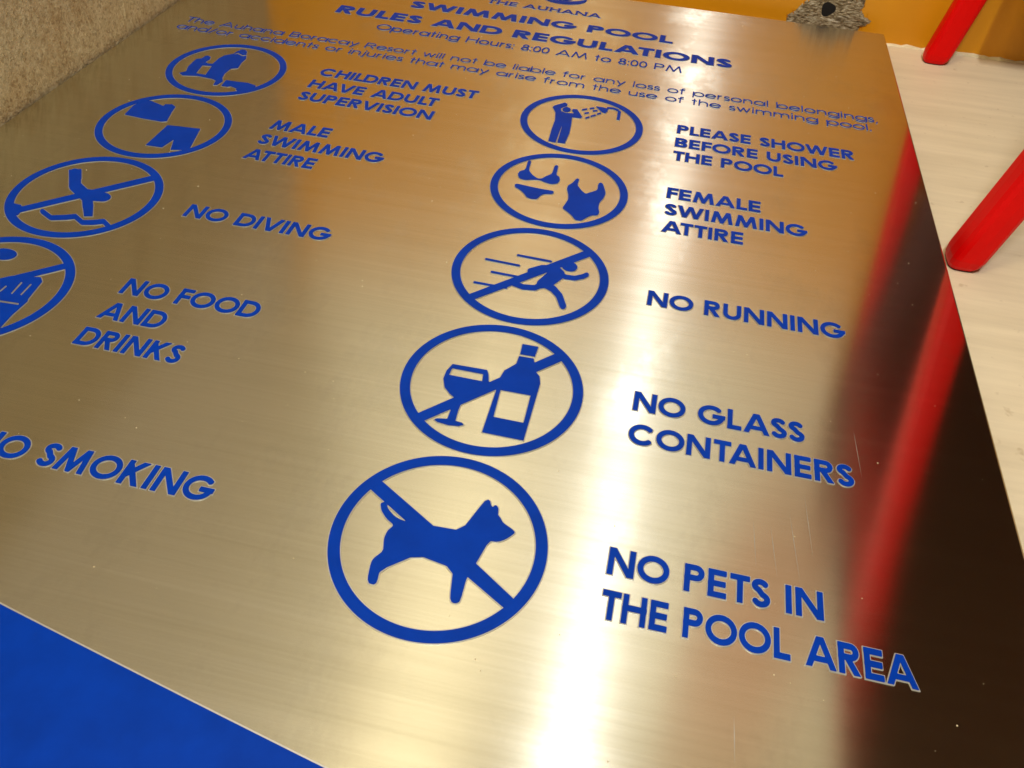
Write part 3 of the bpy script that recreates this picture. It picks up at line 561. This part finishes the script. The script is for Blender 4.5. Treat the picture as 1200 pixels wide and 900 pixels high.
# ------------------------------------------------------------------ the sign
SX0, SX1, SY0, SY1 = -1.09, 5.592, -6.35, 2.772
so = (2.25, -1.8, FZ)
sign = empty('pool_rules_sign', so, 'large brushed stainless steel sign with blue swimming pool rules lying flat on the floor', 'sign')
v, f = box(SX0, SX1, SY0, SY1, FZ+.001, 0)
panel = mesh_obj('steel_panel', v, f, STEEL, sign, origin=so); bevel(panel, .014, 3)
for p_ in panel.data.polygons: p_.use_smooth = False
# slanting blue footer field with an etched border
band = []
nb = 40
for k in range(nb+1):
    t = k/nb; x = SX0+.03+(SX1-.03-SX0-.03)*t
    band.append((x, -4.727-.193*(x-1.369)-.012*(x-1.369)*(x-2.835)*-1*0.3))
lo = [(SX1-.03, SY0+.03), (SX0+.03, SY0+.03)]
def strip(top, ybot, z):
    V = []; F = []
    for i, (x, y) in enumerate(top):
        V += [(x, y, z), (x, ybot, z)]
        if i: b = 2*i; F.append((b-2, b-1, b+1, b))
    return V, F
v, f = strip(band, SY0+.03, .0045); fb = mesh_obj('footer_field', v, f, BLUE, sign, origin=so); fb['label'] = 'plain blue enamel field across the foot of the panel'
v, f = strip([(x, y+.007) for x, y in band], SY0+.02, .0022); mesh_obj('etched_rim', v, f, RIM, fb, origin=so)

# pictograms
RO, RI, DX = 0.4825, 0.4295, 2.9926
def chaikin(P, c=.18):
    o = []
    for i in range(len(P)):
        a, b = P[i], P[(i+1) % len(P)]
        o += [(a[0]+(b[0]-a[0])*c, a[1]+(b[1]-a[1])*c), (a[0]+(b[0]-a[0])*(1-c), a[1]+(b[1]-a[1])*(1-c))]
    return o
G = 0.0055
xs = np.arange(-.53, .53, G); GX, GY = np.meshgrid(xs, xs)
RAD = np.hypot(GX, GY)
ring_pts = 160
def ring_mesh(ro, ri, cx, cy, z0, z1):
    V = []; F = []
    for i in range(ring_pts):
        a = 2*math.pi*i/ring_pts; c, s = math.cos(a), math.sin(a)
        V += [(cx+ri*c, cy+ri*s, z0), (cx+ri*c, cy+ri*s, z1), (cx+ro*c, cy+ro*s, z1), (cx+ro*c, cy+ro*s, z0)]
    for i in range(ring_pts):
        a = 4*i; b = 4*((i+1) % ring_pts)
        for k in range(3): F.append((a+k, a+k+1, b+k+1, b+k))
    return V, F
NAMES = {
 'dog': ('crossed out dog', 'dog walking to the right'), 'glass': ('crossed out wine glass and bottle', 'wine glass beside a labelled bottle'),
 'run': ('crossed out running figure', 'running figure with speed lines'), 'bikini': ('bikini and one piece swimsuit', 'bikini and one piece swimsuit'),
 'shower': ('person under a shower head', 'person with arms raised under a shower'), 'family': ('adult holding a child near water', 'adult and child'),
 'male': ('swim shirt and trunks', 'swim shirt above a pair of trunks'), 'dive': ('crossed out diving figure', 'diving figure over waves'),
 'food': ('crossed out burger and drink cup', 'burger beside a drink cup'), 'smoke': ('crossed out cigarette', 'cigarette with rising smoke')}
ICONS['smoke'] = (0, 4, 0, [[(-.36, .33), (-.33, .36), (.36, -.33), (.33, -.36)]],
   [[(-.28, -.08), (.12, -.08), (.12, .02), (-.28, .02)], [(.14, -.08), (.19, -.08), (.19, .02), (.14, .02)], [(.21, -.08), (.26, -.08), (.26, .02), (.21, .02)],
    [(.21, .06), (.25, .06), (.24, .13), (.18, .17), (.16, .14), (.2, .11)]], [])
for key in ('family', 'male', 'dive', 'food', 'smoke', 'shower', 'bikini', 'run', 'glass', 'dog'):
    c_, r_, smooth_, bars_, adds_, cuts_ = ICONS[key]; cx, cy = c_*DX, -r_
    v, f = ring_mesh(RO, RI, cx, cy, .0012, .006)
    ring = mesh_obj('pictogram_ring', v, [q[::-1] for q in f], BLUE, sign, origin=so); ring['label'] = 'blue ring around the pictogram of '+NAMES[key][0]
    D = np.full(GX.shape, 9.0)
    for P in adds_:
        if smooth_: P = chaikin(P)
        D = np.minimum(D, d_poly(GX, GY, P))
    for P in cuts_: D = np.maximum(D, -d_poly(GX, GY, P))
    D = np.maximum(D, RAD-(RI+.004))
    for P in bars_: D = np.minimum(D, np.maximum(d_poly(GX, GY, P), RAD-(RI+.004)))
    if key in ('glass',):
        for P in cuts_[:0]: pass
    D[0, :] = D[-1, :] = D[:, 0] = D[:, -1] = 9
    sh = fill(contours(D, xs[0], xs[0], G, 0.0), .0010)
    v, f = solid(sh, .0012, .0054, 1, 1, cx, cy); fg = mesh_obj('pictogram_figure', v, f, BLUE, ring, origin=so); fg['label'] = 'blue silhouette of '+NAMES[key][1]
    DR = np.minimum(D, np.maximum(RAD-RO, RI-RAD))
    sh = fill(contours(DR, xs[0], xs[0], G, RIMW), .0010)
    v, f = solid(sh, -.001, .0028, 1, 1, cx, cy); mesh_obj('etched_rim', v, f, RIM, ring, origin=so)

# wording
H1 = .138
def cap_block(lines):
    for txt, base, x0, x1 in lines:
        text_line('rule_text', txt, x0, x1, base, H1, sign, so, label='blue lettering '+txt)
TL = .745; TR = 3.738
cap_block([('CHILDREN MUST', .135, TL, 2.095), ('HAVE ADULT', -.095, TL, 1.825), ('SUPERVISION', -.315, TL, 1.85),
 ('MALE', -.82, TL, 1.20), ('SWIMMING', -1.045, TL, 1.70), ('ATTIRE', -1.265, TL, 1.262), ('NO DIVING', -2.04, .705, 1.69),
 ('NO FOOD', -2.845, TL, 1.58), ('AND', -3.066, TL, 1.125), ('DRINKS', -3.290, TL, 1.348), ('NO SMOKING', -4.066, .70, 1.925),
 ('PLEASE SHOWER', .08, TR, 5.095), ('BEFORE USING', -.135, TR, 4.955), ('THE POOL', -.345, TR, 4.552),
 ('FEMALE', -.882, TR, 4.388), ('SWIMMING', -1.095, TR, 4.70), ('ATTIRE', -1.307, TR, 4.275), ('NO RUNNING', -2.098, 3.723, 4.88),
 ('NO GLASS', -2.978, TR, 4.617), ('CONTAINERS', -3.210, TR, 4.846), ('NO PETS IN', -3.978, TR, 4.662), ('THE POOL AREA', -4.195, TR, 5.02)])
text_line('heading_text', 'SWIMMING POOL', 1.0, 3.566, 1.80, .165, sign, so, w=.22, label='blue lettering SWIMMING POOL')
text_line('heading_text', 'RULES AND REGULATIONS', .385, 4.125, 1.44, .175, sign, so, w=.22, label='blue lettering RULES AND REGULATIONS')
text_line('small_text', 'Operating Hours: 8:00 AM to 8:00 PM', .87, 3.695, 1.19, .125, sign, so, w=.10, light=True, label='small blue lettering Operating Hours: 8:00 AM to 8:00 PM')
text_line('small_text', 'The Auhana Boracay Resort will not be liable for any loss of personal belongings,', -.80, 5.335, .775, .105, sign, so, w=.08, light=True, label='small blue lettering, first line of the liability notice')
text_line('small_text', 'and/or accidents or injuries that may arise from the use of the swimming pool.', -.80, 5.27, .612, .105, sign, so, w=.08, light=True, label='small blue lettering, second line of the liability notice')
text_line('resort_name', 'THE AUHANA', 1.69, 2.83, 2.175, .10, sign, so, w=.15, serif=True, label='small blue serif lettering THE AUHANA', track=.22)
# emblem above the name: a bowl shape with three leaves
parts = []
xs2 = np.arange(-.36, .36, .006); EX, EY = np.meshgrid(xs2, np.arange(-.06, .34, .006))
D = np.maximum(np.hypot(EX, (EY-.17)*1.35)-.235, -(np.hypot(EX, (EY-.30)*1.1)-.25))
for a in (-38, 0, 38):
    r = math.radians(a); ux, uy = math.sin(r), math.cos(r)
    t = EX*ux+(EY-.07)*uy; n_ = EX*uy-(EY-.07)*ux
    D = np.minimum(D, np.hypot(t-.11, n_*3.2)-.085)
D[0, :] = D[-1, :] = D[:, 0] = D[:, -1] = 9
sh = fill(contours(D, xs2[0], -.06, .006, 0), .0015); v, f = solid(sh, .0012, .006, 1, 1, 2.40, 2.415)
em = mesh_obj('emblem', v, f, BLUE, sign, origin=so); em['label'] = 'blue emblem above the resort name'
# dust specks on the plate
rd = random.Random(7); dv = []; 
for i in range(260):
    x = rd.uniform(-1, 5.5); y = rd.uniform(-5.0, 2.7); r_ = rd.choice((.0016, .0022, .003, .004))
    n_ = 5; a0 = rd.random()*6; V = [(x+r_*math.cos(a0+k*1.257)*rd.uniform(.6, 1.3), y+r_*math.sin(a0+k*1.257), .0008+.006*0) for k in range(n_)]+[(x, y, .0008+r_)]
    dv.append((V, [(k, (k+1) % n_, n_) for k in range(n_)]))
v, f = merge(dv); du = mesh_obj('dust', v, f, CAULK); du['kind'] = 'stuff'; du['label'] = 'fine pale dust specks on the steel sign'

# ------------------------------------------------------------------ red-legged bench beside the sign
bo = (8.4, .3, FZ)
bench = empty('red_legged_bench', bo, 'low bench with slanting red legs and a dark brown seat standing right of the sign', 'bench')
HZ = 5.0
def leg(bx, by, tx, ty, wx, wy, name='leg'):
    N_ = 16; V = []; F = []; lv = [(0, .0), (.012, .9), (.03, 1.0), (1.0, 1.0)]
    for t, sc in [(0.0, .80), (.006, .93), (.016, 1.0), (1.0, 1.0)]:
        cx, cy, cz = bx+(tx-bx)*t, by+(ty-by)*t, FZ+.012+(HZ-FZ-.012)*t
        for k in range(N_):
            a = 2*math.pi*k/N_; c, s = math.cos(a), math.sin(a)
            c = math.copysign(abs(c)**.55, c); s = math.copysign(abs(s)**.55, s)
            V.append((cx+c*wx*sc, cy+s*wy*sc, cz))
    for r_ in range(3):
        for k in range(N_):
            j = (k+1) % N_; F.append((r_*N_+k, r_*N_+j, (r_+1)*N_+j, (r_+1)*N_+k))
    F.append(tuple(reversed(range(N_)))); F.append(tuple(range(3*N_, 4*N_)))
    o = mesh_obj(name, V, F, RED, bench, smooth=False, origin=bo)
    pv = []; 
    for z in (FZ+.0005, FZ+.012):
        for k in range(N_):
            a = 2*math.pi*k/N_; c, s = math.cos(a), math.sin(a)
            c = math.copysign(abs(c)**.55, c); s = math.copysign(abs(s)**.55, s)
            pv.append((bx+c*wx*.78, by+s*wy*.78, z))
    pf = [(k, (k+1) % N_, N_+(k+1) % N_, N_+k) for k in range(N_)]+[tuple(reversed(range(N_)))]
    mesh_obj('foot_shade_pad', pv, pf, FOOT_SHADE, o, origin=bo)  # dark red pad stands in for the shadow line under the leg
    return o
leg(5.80, -.80, 6.68, -1.05, .115, .14)
leg(6.12, 2.72, 6.88, 2.55, .125, .10)
leg(10.9, -.80, 10.1, -1.05, .115, .14)
leg(10.7, 2.72, 10.0, 2.55, .125, .10)
v, f = box(6.58, 10.4, -5.2, 2.85, HZ, HZ+.28); st = mesh_obj('seat', v, f, BROWN, bench, origin=bo); bevel(st, .05, 2)
v, f = box(6.75, 6.95, -.9, 2.4, HZ-.5, HZ-.002); mesh_obj('apron', v, f, RED, bench, origin=bo)
v, f = box(9.85, 10.05, -.9, 2.4, HZ-.5, HZ-.002); mesh_obj('apron', v, f, RED, bench, origin=bo)

# reddish brown towel hanging high on the wall behind the bench (seen as a soft reflection in the plate)
to = (7.4, WY-.3, 17)
nx2, nz2 = 60, 30; vs = []; fs = []
for k in range(nz2+1):
    for i in range(nx2+1):
        u = i/nx2; t = k/nz2; x = 6.15+2.35*u; zb = 7.6+1.5*max(0, .25-u)**2*30
        z = 17+(zb-17)*t
        vs.append((x, WY-.10-.10*(1+math.sin(u*26+math.sin(t*3)))*(.3+.7*t), z))
for k in range(nz2):
    for i in range(nx2):
        a = k*(nx2+1)+i; fs.append((a, a+1, a+nx2+2, a+nx2+1)[::-1])
tw = mesh_obj('towel', vs, fs, TOWEL, None, smooth=True, origin=to); tw.location = Vector(to)*S
md = tw.modifiers.new('thickness', 'SOLIDIFY'); md.thickness = .03*S
tw['label'] = 'reddish brown towel hanging on the wall above the red legged bench'; tw['category'] = 'towel'

v, f = box(6.5, 10.2, 2.30, 2.42, .78, HZ-.002); bp = mesh_obj('added_shade_board', v, f, PANELM, bench, origin=bo)  # added board: hides the rear leg and darkens its reflection in the plate

# fine scratches in the steel
for x1, y1, x2, y2 in [(4.365, -3.528, 4.379, -3.781), (4.443, -3.532, 4.471, -3.815), (4.531, -3.435, 4.57, -3.82), (4.605, -3.329, 4.631, -3.672), (4.3, -4.47, 4.308, -4.663), (4.87, -2.821, 4.887, -3.132)]:
    dx, dy = x2-x1, y2-y1; L = math.hypot(dx, dy); ux, uy = -dy/L*.0013, dx/L*.0013
    v = [(x1, y1, .0007), (x1+dx*.4-ux, y1+dy*.4-uy, .0007), (x2, y2, .0007), (x1+dx*.4+ux, y1+dy*.4+uy, .0007)]
    mesh_obj('scratch', v, [(0, 1, 2, 3)], RIM, sign, origin=so)
